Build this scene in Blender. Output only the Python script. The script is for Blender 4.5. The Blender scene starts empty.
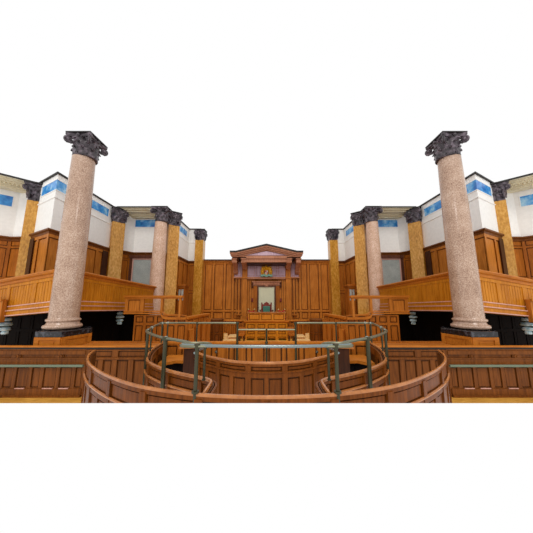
import bpy, bmesh, math, random
from mathutils import Vector, Matrix
random.seed(4)
C = bpy.context.scene.collection
EYE = 1.85                      # eye height over the courtroom floor
F = 228.0; PITCH = math.atan(33.5/F)
CP, SP = math.cos(PITCH), math.sin(PITCH)

# ---------------------------------------------------------------- survey helpers
def at(px, py, Y):
    u = (px-266.5)/F; v = (266.5-py)/F
    ry = CP - v*SP; rz = SP + v*CP; t = Y/ry
    return Vector((u*t, Y, rz*t+EYE))
def zat(py, Y): return at(266.5, py, Y).z
def xat(px, Y, py=300): return at(px, py, Y).x

# ---------------------------------------------------------------- materials
def lin(c):
    return tuple(((x/255)/12.92 if x/255 <= .04045 else ((x/255+.055)/1.055)**2.4) for x in c)+(1,)
def newmat(name):
    m = bpy.data.materials.new(name); m.use_nodes = True
    nt = m.node_tree; b = nt.nodes['Principled BSDF']
    return m, nt, b
def plain(name, c, rough=.5, metal=0, spec=.4):
    m, nt, b = newmat(name)
    n = nt.nodes.new('ShaderNodeTexNoise'); n.inputs['Scale'].default_value = 9; n.inputs['Detail'].default_value = 4
    g = nt.nodes.new('ShaderNodeNewGeometry'); nt.links.new(g.outputs['Position'], n.inputs['Vector'])
    r = nt.nodes.new('ShaderNodeValToRGB')
    l = lin(c)
    r.color_ramp.elements[0].position = .3; r.color_ramp.elements[1].position = .7
    r.color_ramp.elements[0].color = tuple(x*.96 for x in l[:3])+(1,)
    r.color_ramp.elements[1].color = tuple(min(1, x*1.03) for x in l[:3])+(1,)
    nt.links.new(n.outputs['Fac'], r.inputs['Fac']); nt.links.new(r.outputs['Color'], b.inputs['Base Color'])
    b.inputs['Roughness'].default_value = rough; b.inputs['Metallic'].default_value = metal
    b.inputs['Specular IOR Level'].default_value = spec
    return m
def wood(name, dark, light, scale=(16, 16, 1.2), rough=.38, spec=.12, blotch=.5):
    m, nt, b = newmat(name)
    g = nt.nodes.new('ShaderNodeNewGeometry')
    mp = nt.nodes.new('ShaderNodeMapping'); mp.inputs['Scale'].default_value = scale
    nt.links.new(g.outputs['Position'], mp.inputs['Vector'])
    n = nt.nodes.new('ShaderNodeTexNoise'); n.inputs['Scale'].default_value = 1.6; n.inputs['Detail'].default_value = 7
    n.inputs['Roughness'].default_value = .62; n.inputs['Distortion'].default_value = .6
    nt.links.new(mp.outputs['Vector'], n.inputs['Vector'])
    n2 = nt.nodes.new('ShaderNodeTexNoise'); n2.inputs['Scale'].default_value = 1.3; n2.inputs['Detail'].default_value = 3
    nt.links.new(g.outputs['Position'], n2.inputs['Vector'])
    mx = nt.nodes.new('ShaderNodeMix'); mx.data_type = 'FLOAT'; mx.inputs[0].default_value = blotch*.6
    nt.links.new(n.outputs['Fac'], mx.inputs[2]); nt.links.new(n2.outputs['Fac'], mx.inputs[3])
    r = nt.nodes.new('ShaderNodeValToRGB')
    r.color_ramp.elements[0].position = .32; r.color_ramp.elements[1].position = .68
    r.color_ramp.elements[0].color = lin(dark); r.color_ramp.elements[1].color = lin(light)
    nt.links.new(mx.outputs[0], r.inputs['Fac']); nt.links.new(r.outputs['Color'], b.inputs['Base Color'])
    bp = nt.nodes.new('ShaderNodeBump'); bp.inputs['Strength'].default_value = .08; bp.inputs['Distance'].default_value = .02
    nt.links.new(n.outputs['Fac'], bp.inputs['Height']); nt.links.new(bp.outputs['Normal'], b.inputs['Normal'])
    b.inputs['Roughness'].default_value = rough; b.inputs['Specular IOR Level'].default_value = spec
    return m
def speckle(name, cols, scale=60, rough=.22, spec=.5, stretch=(1, 1, 1)):
    m, nt, b = newmat(name)
    g = nt.nodes.new('ShaderNodeNewGeometry')
    mp = nt.nodes.new('ShaderNodeMapping'); mp.inputs['Scale'].default_value = stretch
    nt.links.new(g.outputs['Position'], mp.inputs['Vector'])
    n = nt.nodes.new('ShaderNodeTexNoise'); n.inputs['Scale'].default_value = scale; n.inputs['Detail'].default_value = 3
    n2 = nt.nodes.new('ShaderNodeTexNoise'); n2.inputs['Scale'].default_value = 3; n2.inputs['Detail'].default_value = 4
    for q in (n, n2): nt.links.new(mp.outputs['Vector'], q.inputs['Vector'])
    mx = nt.nodes.new('ShaderNodeMix'); mx.data_type = 'FLOAT'; mx.inputs[0].default_value = .3
    nt.links.new(n.outputs['Fac'], mx.inputs[2]); nt.links.new(n2.outputs['Fac'], mx.inputs[3])
    r = nt.nodes.new('ShaderNodeValToRGB')
    cr = r.color_ramp
    cr.elements[0].position = .34; cr.elements[1].position = .66
    cr.elements[0].color = lin(cols[0]); cr.elements[1].color = lin(cols[2])
    e = cr.elements.new(.5); e.color = lin(cols[1])
    nt.links.new(mx.outputs[0], r.inputs['Fac']); nt.links.new(r.outputs['Color'], b.inputs['Base Color'])
    b.inputs['Roughness'].default_value = rough; b.inputs['Specular IOR Level'].default_value = spec
    return m

M = {}
M['gallery'] = wood('gallery oak', (158, 90, 12), (216, 140, 36))
M['mid'] = wood('panel oak', (124, 66, 16), (186, 108, 36))
M['wall'] = wood('wall oak', (148, 82, 22), (210, 132, 52))
M['brown'] = wood('brown oak', (80, 42, 14), (134, 76, 28))
M['bench'] = wood('bench oak', (80, 40, 10), (134, 72, 22))
M['groove_light'] = wood('painted shade groove', (92, 48, 14), (130, 74, 27))  # darker oak paints the recess shade around panels into the colour
M['groove'] = wood('dark painted shade groove', (66, 34, 11), (104, 58, 21))  # deeper version of the painted recess shade
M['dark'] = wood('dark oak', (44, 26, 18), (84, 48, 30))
M['cap'] = wood('polished oak cap', (146, 84, 36), (196, 128, 72), scale=(4, 4, 4), rough=.22, spec=.5)
M['shelf'] = wood('orange oak shelf', (156, 84, 22), (206, 126, 44), scale=(2, 14, 14))
M['judge'] = wood('judge bench oak', (180, 106, 22), (224, 148, 50))
M['canopy'] = wood('canopy oak', (150, 94, 66), (204, 146, 114), rough=.22)
M['canopy_face'] = wood('canopy frieze oak', (160, 128, 146), (222, 196, 212), rough=.2)  # paled so the colour carries the glossy reflection on the frieze
M['black_wood'] = wood('wood painted as shade', (8, 6, 6), (24, 16, 15), rough=.8, spec=.1)  # near-black puts the shade under galleries and seats into the colour
M['floor'] = wood('parquet', (178, 118, 40), (240, 184, 86), scale=(3, 16, 3), rough=.3)
M['pale'] = wood('pale step oak', (206, 156, 92), (244, 208, 150), scale=(3, 14, 14))
M['plaster'] = plain('warm white plaster', (245, 243, 239), .7, spec=.2)
M['cream'] = plain('cream cornice', (226, 216, 186), .6, spec=.2)
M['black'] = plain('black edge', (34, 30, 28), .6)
M['marble_black'] = speckle('black marble', ((18, 18, 20), (32, 30, 33), (78, 78, 84)), scale=14, rough=.12)
M['granite'] = speckle('pink granite', ((138, 108, 88), (180, 148, 126), (206, 180, 160)), scale=46, rough=.2)
M['granite2'] = speckle('pale pink granite', ((178, 140, 114), (208, 170, 144), (226, 196, 176)), scale=30, rough=.18)
M['ochre'] = speckle('ochre marble', ((170, 114, 32), (198, 140, 50), (216, 162, 76)), scale=18, rough=.22, stretch=(1, 1, .5))
M['bronze'] = speckle('dark bronze capital', ((28, 22, 26), (64, 54, 60), (124, 110, 120)), scale=10, rough=.3)  # palest tone paints highlights of the carving into the colour
M['sky'] = speckle('blue clouded glass', ((20, 106, 190), (60, 152, 222), (168, 214, 240)), scale=4, rough=.3)
M['frost'] = speckle('grey frosted glass', ((134, 142, 140), (160, 166, 162), (182, 188, 182)), scale=50, rough=.35)
M['pinkframe'] = wood('pale pink door frame', (186, 132, 112), (226, 180, 166))
M['post'] = plain('olive green metal', (66, 64, 44), .35, .4)
M['rail'] = plain('grey green rail', (112, 112, 90), .3, .5)
M['steel'] = plain('pale steel rail', (128, 140, 140), .22, .7)
M['collar'] = plain('light steel collar', (146, 150, 138), .3, .6)
M['green_rail'] = plain('sage metal rail', (112, 122, 100), .3, .4)
M['lamp_glass'] = speckle('pale blue lamp glass', ((140, 178, 192), (186, 214, 222), (232, 244, 248)), scale=14, rough=.15)
M['gold'] = plain('gilding', (232, 172, 40), .35, .2)
M['silver'] = plain('silvered carving', (196, 186, 180), .4, .2)
M['ribbon'] = plain('painted green ribbon', (120, 168, 150), .5)
M['red'] = plain('red leather', (196, 40, 54), .4)
M['green_leather'] = plain('green leather', (58, 112, 94), .45)
M['mahogany'] = wood('mahogany', (96, 34, 30), (150, 70, 60))
M['blind'] = plain('pale green panel', (206, 206, 176), .6)
M['dark_frame'] = wood('dark frame', (60, 34, 26), (108, 66, 48))
M['brass'] = plain('brass', (216, 180, 110), .3, .6)
M['knob'] = plain('dull grey knob', (90, 84, 74), .3, .7)
M['pinkish'] = plain('pale pink ceramic', (222, 190, 176), .4)

# ---------------------------------------------------------------- mesh helpers
CUT_N = None
def cut_plane():
    a = at(200, 403.2, 1) - Vector((0, 0, EYE)); a.x = 0
    n = Vector((0, -a.z, a.y)).normalized()      # points up
    return Vector((0, 0, EYE)), n

class Path:
    def __init__(self, pts, smooth=0):
        P = [Vector((p[0], p[1])) for p in pts]
        if smooth:
            Q = []
            for i in range(len(P)-1):
                p0 = P[max(0, i-1)]; p1 = P[i]; p2 = P[i+1]; p3 = P[min(len(P)-1, i+2)]
                for k in range(smooth):
                    t = k/smooth
                    Q.append(.5*((2*p1)+(p2-p0)*t+(2*p0-5*p1+4*p2-p3)*t*t+(3*p1-p0-3*p2+p3)*t**3))
            Q.append(P[-1]); P = Q
        self.P = P; self.S = [0]
        for a, b in zip(P, P[1:]): self.S.append(self.S[-1]+(b-a).length)
        self.L = self.S[-1]; self.N = []
        for i in range(len(P)):
            d1 = (P[i]-P[i-1]).normalized() if i else None
            d2 = (P[i+1]-P[i]).normalized() if i < len(P)-1 else None
            n1 = Vector((d1.y, -d1.x)) if d1 else None; n2 = Vector((d2.y, -d2.x)) if d2 else None
            if n1 is None: n = n2
            elif n2 is None: n = n1
            else:
                n = (n1+n2).normalized(); n = n/max(.5, n.dot(n1))
            self.N.append(n)
    def pos(self, s, n):
        s = min(max(s, 0), self.L)
        for i in range(len(self.P)-1):
            if s <= self.S[i+1]+1e-9:
                t = (s-self.S[i])/max(1e-9, self.S[i+1]-self.S[i])
                return self.P[i].lerp(self.P[i+1], t)+self.N[i].lerp(self.N[i+1], t)*n
        return self.P[-1]+self.N[-1]*n
    def stops(self, s0, s1):
        return [s0]+[s for s in self.S if s0+1e-4 < s < s1-1e-4]+[s1]

class MB:
    def __init__(self, side=1): self.b = bmesh.new(); self.side = side; self.mi = 0
    def _ring(self, pts): return [self.b.verts.new(p) for p in pts]
    def loft(self, rings, caps=True, closed=True):
        R = [self._ring(r) for r in rings]; n = len(R[0])
        for a, b in zip(R, R[1:]):
            for i in range(n if closed else n-1):
                j = (i+1) % n
                try: self.b.faces.new((a[i], a[j], b[j], b[i])).material_index = self.mi
                except ValueError: pass
        if caps and closed:
            for r in (R[0], R[-1]):
                try: self.b.faces.new(r).material_index = self.mi
                except ValueError: pass
        return self
    def box(self, x0, x1, y0, y1, z0, z1):
        return self.loft([[(x0, y0, z), (x1, y0, z), (x1, y1, z), (x0, y1, z)] for z in (z0, z1)])
    def prism(self, poly, z0, z1, inset=0):
        return self.loft([[(x, y, z0) for x, y in poly], [(x, y, z1) for x, y in poly]])
    def prism_y(self, poly, y0, y1):              # poly in x,z
        return self.loft([[(x, y0, z) for x, z in poly], [(x, y1, z) for x, z in poly]])
    def prism_x(self, poly, x0, x1):              # poly in y,z
        return self.loft([[(x0, y, z) for y, z in poly], [(x1, y, z) for y, z in poly]])
    def strip(self, path, s0, s1, n0, n1, z0, z1, zf=None):
        rings = []
        for s in path.stops(s0, s1):
            dz = zf(s) if zf else (0, 0)
            if not isinstance(dz, tuple): dz = (dz, dz)
            a = path.pos(s, n0); b = path.pos(s, n1)
            rings.append([(a.x, a.y, z0+dz[0]), (b.x, b.y, z0+dz[0]), (b.x, b.y, z1+dz[1]), (a.x, a.y, z1+dz[1])])
        return self.loft(rings)
    def profile(self, path, s0, s1, prof, zf=None):  # prof: list of (n,z)
        rings = []
        for s in path.stops(s0, s1):
            dz = zf(s) if zf else 0
            rings.append([(*path.pos(s, n), z+dz) for n, z in prof])
        return self.loft(rings)
    def tube(self, pts, r, k=8, caps=True):
        P = [Vector(p) for p in pts]; rings = []
        up = Vector((0, 0, 1)); prev = None
        for i, p in enumerate(P):
            d = (P[min(i+1, len(P)-1)]-P[max(i-1, 0)]).normalized()
            a = d.cross(up)
            if a.length < .05: a = d.cross(Vector((0, 1, 0)))
            a.normalize()
            if prev and a.dot(prev) < 0: a = -a
            prev = a; b = d.cross(a).normalized()
            rr = r[i] if isinstance(r, (list, tuple)) else r
            rings.append([p+a*math.cos(2*math.pi*j/k)*rr+b*math.sin(2*math.pi*j/k)*rr for j in range(k)])
        return self.loft(rings, caps)
    def lathe(self, prof, c, k=32, a0=0, a1=None):
        rings = [[(c[0]+r*math.cos(2*math.pi*j/k), c[1]+r*math.sin(2*math.pi*j/k), z) for j in range(k)] for r, z in prof]
        return self.loft(rings)
    def ball(self, c, r, sz=1, k=10, m=6):
        prof = []
        for i in range(m+1):
            t = -math.pi/2+math.pi*i/m
            prof.append((max(1e-4, r*math.cos(t)), c[2]+r*sz*math.sin(t)))
        return self.lathe(prof, c, k)
    def build(self, name, mat, parent=None, smooth=False, clip=False, bevel=0):
        b = self.b
        if self.side < 0:
            for v in b.verts: v.co.x = -v.co.x
        if clip:
            co, no = cut_plane()
            g = list(b.verts)+list(b.edges)+list(b.faces)
            r = bmesh.ops.bisect_plane(b, geom=g, plane_co=co, plane_no=no, clear_inner=True)
            e = [x for x in r['geom_cut'] if isinstance(x, bmesh.types.BMEdge)]
            if e:
                try: bmesh.ops.holes_fill(b, edges=e, sides=0)
                except Exception: pass
        bmesh.ops.recalc_face_normals(b, faces=b.faces)
        me = bpy.data.meshes.new(name)
        if parent is not None: off = world_loc(parent)
        else:
            xs = [v.co for v in b.verts]
            off = Vector(((min(v.x for v in xs)+max(v.x for v in xs))/2, (min(v.y for v in xs)+max(v.y for v in xs))/2, min(v.z for v in xs)))
        for v in b.verts: v.co -= off
        two = any(f.material_index for f in b.faces)
        b.to_mesh(me); b.free()
        o = bpy.data.objects.new(name, me); C.objects.link(o)
        me.materials.append(M[mat])
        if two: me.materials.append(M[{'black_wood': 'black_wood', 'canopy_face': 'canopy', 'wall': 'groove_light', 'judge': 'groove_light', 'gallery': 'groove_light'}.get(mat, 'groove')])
        if parent is not None: o.parent = parent
        else: o.location = off
        if smooth:
            for p in me.polygons: p.use_smooth = True
            try: me.set_sharp_from_angle(angle=math.radians(38))
            except Exception: pass
        if bevel:
            md = o.modifiers.new('bevel', 'BEVEL'); md.width = bevel; md.segments = 2; md.limit_method = 'ANGLE'
        return o
def world_loc(o):
    v = Vector((0, 0, 0))
    while o is not None: v += o.location; o = o.parent
    return v
def thing(name, label, cat, loc=(0, 0, 0), group=None):
    o = bpy.data.objects.new(name, None); C.objects.link(o); o.location = loc; o.empty_display_size = .1
    o['label'] = label; o['category'] = cat
    if group: o['group'] = group
    return o
def tag(o, label, cat, group=None):
    o['label'] = label; o['category'] = cat
    if group: o['group'] = group
    return o
def struct(o): o['kind'] = 'structure'; return o

# panelling along a path: slab, stiles, rails, raised fields
def panelled(mb, path, s0, s1, rows, ncol, thick=.05, d=.03, stile=.08, rail=.07, raise_=.018, margin=.035, zf=None, cols=None):
    z0, z1 = rows[0], rows[-1]
    mb.mi = 1; mb.strip(path, s0, s1, -thick, 0, z0, z1, zf); mb.mi = 0  # slab takes the painted shade tone, outlining each panel
    raise_ = max(raise_, .008); margin = min(margin, .03) if abs(path.P[0].y) < 12 else margin*.75
    if cols is None: cols = [s0+(s1-s0)*i/ncol for i in range(ncol+1)]
    for i, c in enumerate(cols):
        a = max(s0, c-stile/2); b = min(s1, c+stile/2)
        mb.strip(path, a, b, 0, d, z0, z1, zf)
    for i, z in enumerate(rows):
        a = max(z0, z-rail/2); b = min(z1, z+rail/2)
        for c0, c1 in zip(cols, cols[1:]):
            mb.strip(path, c0+stile/2, c1-stile/2, 0, d*.96, a, b, zf)
    if raise_:
        for za, zb in zip(rows, rows[1:]):
            for c0, c1 in zip(cols, cols[1:]):
                q = (c0+stile/2+margin, c1-stile/2-margin, za+rail/2+margin, zb-rail/2-margin)
                if q[1]-q[0] > .04 and q[3]-q[2] > .03:
                    mb.strip(path, q[0], q[1], 0, raise_, q[2], q[3], zf)
    return mb

# ---------------------------------------------------------------- camera, light, world
cam = bpy.data.cameras.new('camera'); co = bpy.data.objects.new('camera', cam); C.objects.link(co)
co.location = (0, 0, EYE); co.rotation_euler = (math.pi/2+PITCH, 0, 0)
cam.sensor_width = 36; cam.lens = 36*F/533; cam.clip_start = .05; cam.clip_end = 200
bpy.context.scene.camera = co
w = bpy.data.worlds.new('world'); bpy.context.scene.world = w; w.use_nodes = True
w.node_tree.nodes['Background'].inputs[0].default_value = (1, 1, 1, 1)
w.node_tree.nodes['Background'].inputs[1].default_value = 1.0
sc = bpy.context.scene
sc.view_settings.view_transform = 'Standard'; sc.view_settings.look = 'None'
def sun(name, rot, e, ang, c=(1, .96, .9)):
    l = bpy.data.lights.new(name, 'SUN'); l.energy = e; l.angle = math.radians(ang); l.color = c
    o = bpy.data.objects.new(name, l); C.objects.link(o); o.rotation_euler = [math.radians(a) for a in rot]; o.location = (0, 0, 9)
la = bpy.data.lights.new('added_streak_light', 'AREA'); la.shape = 'RECTANGLE'; la.size = 1.6; la.size_y = .5; la.energy = 45; la.color = (1, .96, .92)  # area light added to streak the columns with highlights
lo = bpy.data.objects.new('added_streak_light', la); C.objects.link(lo); lo.location = (0, -.6, EYE+4.6); lo.rotation_euler = (math.radians(35), 0, 0)
sun('added_relief_sun', (48, 0, 0), .8, 20)  # sun added from the front to bring out moulding relief

# ---------------------------------------------------------------- architecture shared pieces
CORN = 4.15+EYE        # top of the walls
WAIN = 2.2+EYE         # top of the panelling

def capital(mb, cx, cy, z0, z1, r, ha, rot=0, square=False, leaves=8):
    h = z1-z0; cr, sr = math.cos(rot), math.sin(rot)
    def W(x, y, z): return (cx+x*cr-y*sr, cy+x*sr+y*cr, z)
    if square:
        for i in range(1): mb.loft([[W(sx*q, sy*q, z) for sx, sy in ((-1, -1), (1, -1), (1, 1), (-1, 1))] for q, z in ((r*.98, z0), (r*1.0, z0+h*.5), (r*1.25, z0+h*.88))])
    else:
        mb.lathe([(r*1.08, z0), (r*1.12, z0+h*.03), (r*.98, z0+h*.07), (r*.98, z0+h*.5), (r*1.2, z0+h*.88)], (cx, cy), 24)
    # abacus with hollow sides
    pts = []
    for k in range(4):
        a0 = math.pi/4+k*math.pi/2
        c0 = Vector((math.cos(a0), math.sin(a0)))*ha*math.sqrt(2); a1 = a0+math.pi/2
        c1 = Vector((math.cos(a1), math.sin(a1)))*ha*math.sqrt(2)
        am = a0+math.pi/4; inn = Vector((math.cos(am), math.sin(am)))
        for t in (0.04, .2, .35, .5, .65, .8, .96):
            p = c0.lerp(c1, t)-inn*ha*.17*math.sin(math.pi*t); pts.append((p.x, p.y))
    mb.loft([[W(x*q, y*q, z) for x, y in pts] for q, z in ((.9, z0+h*.86), (.98, z0+h*.9), (1, z0+h*.93), (1, z1))])
    # acanthus leaves, three tiers
    for tier, (zb, zt, out, wd, ph) in enumerate(((0, .42, .34, .42, 0), (.14, .66, .42, .42, .5), (.36, .84, .46, .34, 0))):
        for k in range(leaves):
            a = 2*math.pi*(k+ph)/leaves+math.pi/8
            rr = r
            if square:
                m = max(abs(math.cos(a)), abs(math.sin(a))); rr = r/m
            dx, dy = math.cos(a), math.sin(a)
            rings = []
            n = 7
            for i in range(n):
                t = i/(n-1)
                if t < .72: z = zb+(zt-zb)*t/.72; o = .02+.12*(t/.72)**2+.05*math.sin(t*9)*.3
                else:
                    q = (t-.72)/.28*math.pi; z = zt+.04*math.sin(q)-.1*(q/math.pi); o = .14+out*.5*(1-math.cos(q))*.7
                ww = wd*r*(.75+.35*math.sin(math.pi*min(1, t*1.15)))*(1-.75*max(0, t-.72)/.28)*(1+.15*(-1)**i)
                rad = rr*(1+o*.8)
                pr = []
                for j, sft in enumerate((-1, -.5, 0, .5, 1)):
                    bulge = (-.05 if j in (0, 4) else (.0 if j == 2 else .05))*r
                    x = dx*(rad+bulge)-dy*sft*ww; y = dy*(rad+bulge)+dx*sft*ww
                    pr.append(W(x, y, z0+h*z))
                back = [W((dx*(rad-.06*r)-dy*sft*ww*.8), (dy*(rad-.06*r)+dx*sft*ww*.8), z0+h*z-.01) for sft in (1, 0, -1)]
                rings.append(pr+back)
            mb.loft(rings)
    # corner volutes and centre rosettes
    for k in range(4):
        a = math.pi/4+k*math.pi/2; dx, dy = math.cos(a), math.sin(a)
        R0 = ha*math.sqrt(2)*.8
        pts = []; rad = []
        for i in range(22):
            t = i/21; ang = -math.pi*.5+t*math.pi*3.2; q = h*.15*(1-t*.8)
            o = R0+q*math.cos(ang+.3); z = z0+h*.73+q*math.sin(ang+.3)
            pts.append(W(dx*o, dy*o, z)); rad.append(h*.055*(1-.4*t))
        st = [W(dx*r*1.0, dy*r*1.0, z0+h*.5), W(dx*(r*1.15), dy*(r*1.15), z0+h*.62)]
        mb.tube(st+pts, [h*.04, h*.05]+rad, 6)
        mb.ball(W(dx*R0, dy*R0, z0+h*.73), h*.09)
        a = k*math.pi/2; mb.ball(W(math.cos(a)*ha*.86, math.sin(a)*ha*.86, z0+h*.9), h*.09)
    return mb

SIDES = ((1, 'left'), (-1, 'right'))

# floor: parquet, ends at its front edge
m = MB(); yf = at(100, 403.2, 1); Yf = EYE/(EYE-yf.z)
m.box(-10.5, 10.5, Yf, 13.6, -.08, 0)
struct(m.build('floor', 'floor', clip=True))

# ------------------------------------------------------------------ walls
win_n = [0]; door_n = [0]; trim_n = [0]
def clerestory(path, s0, s1, zlo, zhi, side):
    win_n[0] += 1
    mm = MB(side); fr = .025
    for a, b, c, d in ((s0-fr, s1+fr, zlo-fr, zlo), (s0-fr, s1+fr, zhi, zhi+fr), (s0-fr, s0, zlo, zhi), (s1, s1+fr, zlo, zhi)):
        mm.strip(path, a, b, -.03, .015, c, d)
    o = struct(mm.build('window_%d' % win_n[0], 'plaster'))
    MB2 = MB(side).strip(path, s0, s1, -.02, .008, zlo, zhi)
    MB2.build('pane', 'sky', o)
    return o
def glazed_door(path, s0, s1, z0, z1, side, frame='pinkframe'):
    door_n[0] += 1
    mm = MB(side)
    f = .065
    mm.strip(path, s0, s0+f, 0, .06, z0, z1).strip(path, s1-f, s1, 0, .06, z0, z1).strip(path, s0+f, s1-f, 0, .06, z1-f, z1)
    mm.strip(path, s0+f, s1-f, 0, .06, z0, z0+.35)
    o = struct(mm.build('door_%d' % door_n[0], frame))
    g = MB(side); g.strip(path, s0+f, s1-f, .01, .035, z0+.35, z1-f); g.build('glass_pane', 'frost', o)
    d = MB(side)
    d.strip(path, s0-.13, s0, 0, .09, z0, z1).strip(path, s1, s1+.13, 0, .09, z0, z1)
    d.strip(path, s0-.16, s1+.16, 0, .11, z1, z1+.14)
    d.build('door_case', 'dark_frame', o)
    return o

GAL = EYE+.05          # level of the gallery floor behind its front
for S, side in SIDES:
    # the stepped side wall: outer bay, window bay, far bay
    pA = Path([(-8.19, 7.72), (-6.9, 7.03), (-6.9, 9.78)])
    pC = Path([(-4.58, 10.4), (-4.58, 13.05), (-3.85, 13.05)])
    pR = Path([(-6.75, 9.95), (-6.35, 10.65), (-4.58, 10.65)])
    d = Vector((-.72, -.69))
    q0 = Vector((-9.15, 7.98))
    pL = Path([q0+d*2.6, q0, (-8.55, 7.95)])
    for nm, p in (('window_bay', pA), ('far_bay', pC), ('recess', pR), ('outer_recess', pL)):
        o = MB(S).strip(p, 0, p.L, -.25, 0, WAIN, CORN-.02).build('wall_%s_%s' % (side, nm), 'plaster'); struct(o)
        # moulding line under the windows
        t = MB(S)
        if nm not in ('recess', 'outer_recess'): t.profile(p, 0, p.L, [(0, CORN-.86), (.025, CORN-.84), (.025, CORN-.82), (0, CORN-.80)])
        if len(t.b.verts): t.build('picture_moulding', 'plaster', o)
        # panelling with moulded top rail
        zlo = 0 if nm == 'far_bay' else GAL-.25
        t = MB(S); ncol = max(2, round(p.L/.68))
        if nm in ('recess', 'outer_recess'):
            panelled(t, p, 0, p.L, [zlo, WAIN-1.45, WAIN-.34, WAIN], max(3, round(p.L/.6)), thick=.25, d=.03)
        else:
            panelled(t, p, 0, p.L, [zlo, WAIN-1.75, WAIN-.16, WAIN], ncol, thick=.25, d=.05, stile=.12, rail=.12, margin=.06)
        t.build('panelling', 'wall' if nm not in ('recess', 'outer_recess') else 'mid', o)
        if nm == 'window_bay':
            for u in (.12, p.L-.42): MB(S).strip(p, u, u+.3, 0, .07, GAL-.2, WAIN-.14).build('end_stile', 'dark', o)
        t = MB(S); t.profile(p, 0, p.L, [(0, WAIN-.14), (.05, WAIN-.12), (.06, WAIN-.05), (.11, WAIN-.02), (.11, WAIN+.03), (0, WAIN+.05)])
        t.build('panelling_cornice', 'brown', o)
        if nm not in ('recess', 'outer_recess'):
            MB(S).strip(p, 0, p.L, -.25, .05, CORN-.02, CORN+.03).build('coping', 'black', o)
    # windows
    clerestory(pA, .33, pA.L-.28, CORN-.56, CORN-.22, S)
    clerestory(pC, .75, 2.3, CORN-.56, CORN-.24, S)
    z1 = zat(220, 10.65); z0 = zat(227, 10.65)
    s0 = pR.S[1]
    clerestory(pR, s0+.05+xat(134.5, 10.65, 223)+6.35, s0+xat(160, 10.65, 223)+6.35, z0, z1, S)
    L0 = pL.S[1]
    clerestory(pL, L0-1.5, L0-.14, CORN-.80, CORN-.42, S)
    # cornices over the recesses
    trim_n[0] += 1
    pe = Path([(-6.75, 9.80), (-4.58, 9.80)])
    t = MB(S)
    for (n0, n1, za, zb) in ((-.9, 0, CORN-.05, CORN-.02), (-.9, -.08, CORN-.09, CORN-.05), (-.9, -.2, CORN-.14, CORN-.09), (-.9, -.5, CORN-.2, CORN-.14), (-.9, -.64, CORN-.26, CORN-.2)):
        t.strip(pe, 0, pe.L, n0, n1, za, zb)
    o = struct(t.build('trim_%d' % trim_n[0], 'cream'))
    MB(S).strip(pe, 0, pe.L, -.9, .04, CORN-.02, CORN+.03).build('coping', 'black', o)
    trim_n[0] += 1
    e0 = Vector((-8.19, 7.72)); pe = Path([e0+d*3.4, e0])
    t = MB(S)
    for (n0, n1, za, zb) in ((-.8, 0, CORN-.05, CORN-.02), (-.8, -.1, CORN-.09, CORN-.05), (-.8, -.2, CORN-.13, CORN-.09), (-.8, -.42, CORN-.19, CORN-.13), (-.8, -.5, CORN-.23, CORN-.19)):
        t.strip(pe, 0, pe.L, n0, n1, za, zb)
    k = 0.0
    while k < pe.L-.1:
        t.strip(pe, k, k+.05, -.34, -.26, CORN-.17, CORN-.13); k += .1
    o = struct(t.build('trim_%d' % trim_n[0], 'cream'))
    MB(S).strip(pe, 0, pe.L, -.8, .04, CORN-.02, CORN+.03).build('coping', 'black', o)
    # frosted doors up in the gallery
    glazed_door(pR, s0+xat(131.5, 10.65, 270)+6.35, s0+xat(152, 10.65, 270)+6.35, GAL, zat(258.5, 10.65), S)
    glazed_door(pL, L0-1.45, L0-.42, GAL, zat(255, 7.6), S)

# back wall
YB = 13.3
pK = Path([(-4.58, YB), (4.58, YB)])
t = MB(); ztop = zat(261, YB); zb1 = zat(311, YB); zb2 = zat(320, YB)
cols = [0]+[xat(p, YB, 290)+4.58 for p in (194, 203.5, 213, 224.5, 233, 242, 291, 300, 308.5, 320, 329.5, 339)]+[pK.L]
panelled(t, pK, 0, pK.L, [0, zb2, zb1, ztop-.05], 0, thick=.2, d=.06, stile=.12, rail=.12, raise_=.02, margin=.06, cols=cols)
o = struct(t.build('wall_back', 'wall'))
t = MB(); t.profile(pK, 0, pK.L, [(0, ztop-.22), (.06, ztop-.18), (.08, ztop-.08), (.14, ztop-.05), (.14, ztop), (0, ztop)]); t.build('panelling_cornice', 'wall', o)
MB().strip(pK, 0, pK.L, -.2, .16, ztop, ztop+.07).build('coping', 'black', o)
t = MB(); t.profile(pK, 0, pK.L, [(.04, zb1-.05), (.09, zb1-.03), (.09, zb1+.03), (.04, zb1+.06)]); t.profile(pK, 0, pK.L, [(.04, zb2-.05), (.12, zb2-.03), (.12, zb2+.05), (.04, zb2+.07)]); t.build('dado_rail', 'wall', o)

# ------------------------------------------------------------------ columns and pilasters
def pilaster(S, cx, cy, half, ang, label, capz=.62, z0=0, ha=None, pale=False):
    r = thing('marble_pilaster', label, 'pilaster', (S*cx, cy, z0), 'ochre marble pilasters')
    a = math.radians(ang); c, s = math.cos(a), math.sin(a)
    def sq(q): return [(cx+x*q*c-y*q*s, cy+x*q*s+y*q*c) for x, y in ((-1, -1), (1, -1), (1, 1), (-1, 1))]
    zt = CORN-.08-capz
    MB(S).prism(sq(half), z0+.2, zt).build('shaft', 'ochre', r, bevel=.01)
    t = MB(S)
    for q, za, zb in ((1.28, 0, .1), (1.18, .1, .15), (1.1, .15, .2)): t.prism(sq(half*q), z0+za, z0+zb)
    t.build('base', 'ochre', r)
    t = MB(S); capital(t, cx, cy, zt, CORN-.09, half*.98, ha or half*1.28, a, True, 8); cap = t.build('capital', 'bronze', r, smooth=True)
    t = MB(S); t.prism(sq((ha or half*1.28)*1.0), CORN-.09, CORN-.045); t.build('coping', 'black', cap)
    return r
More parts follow.
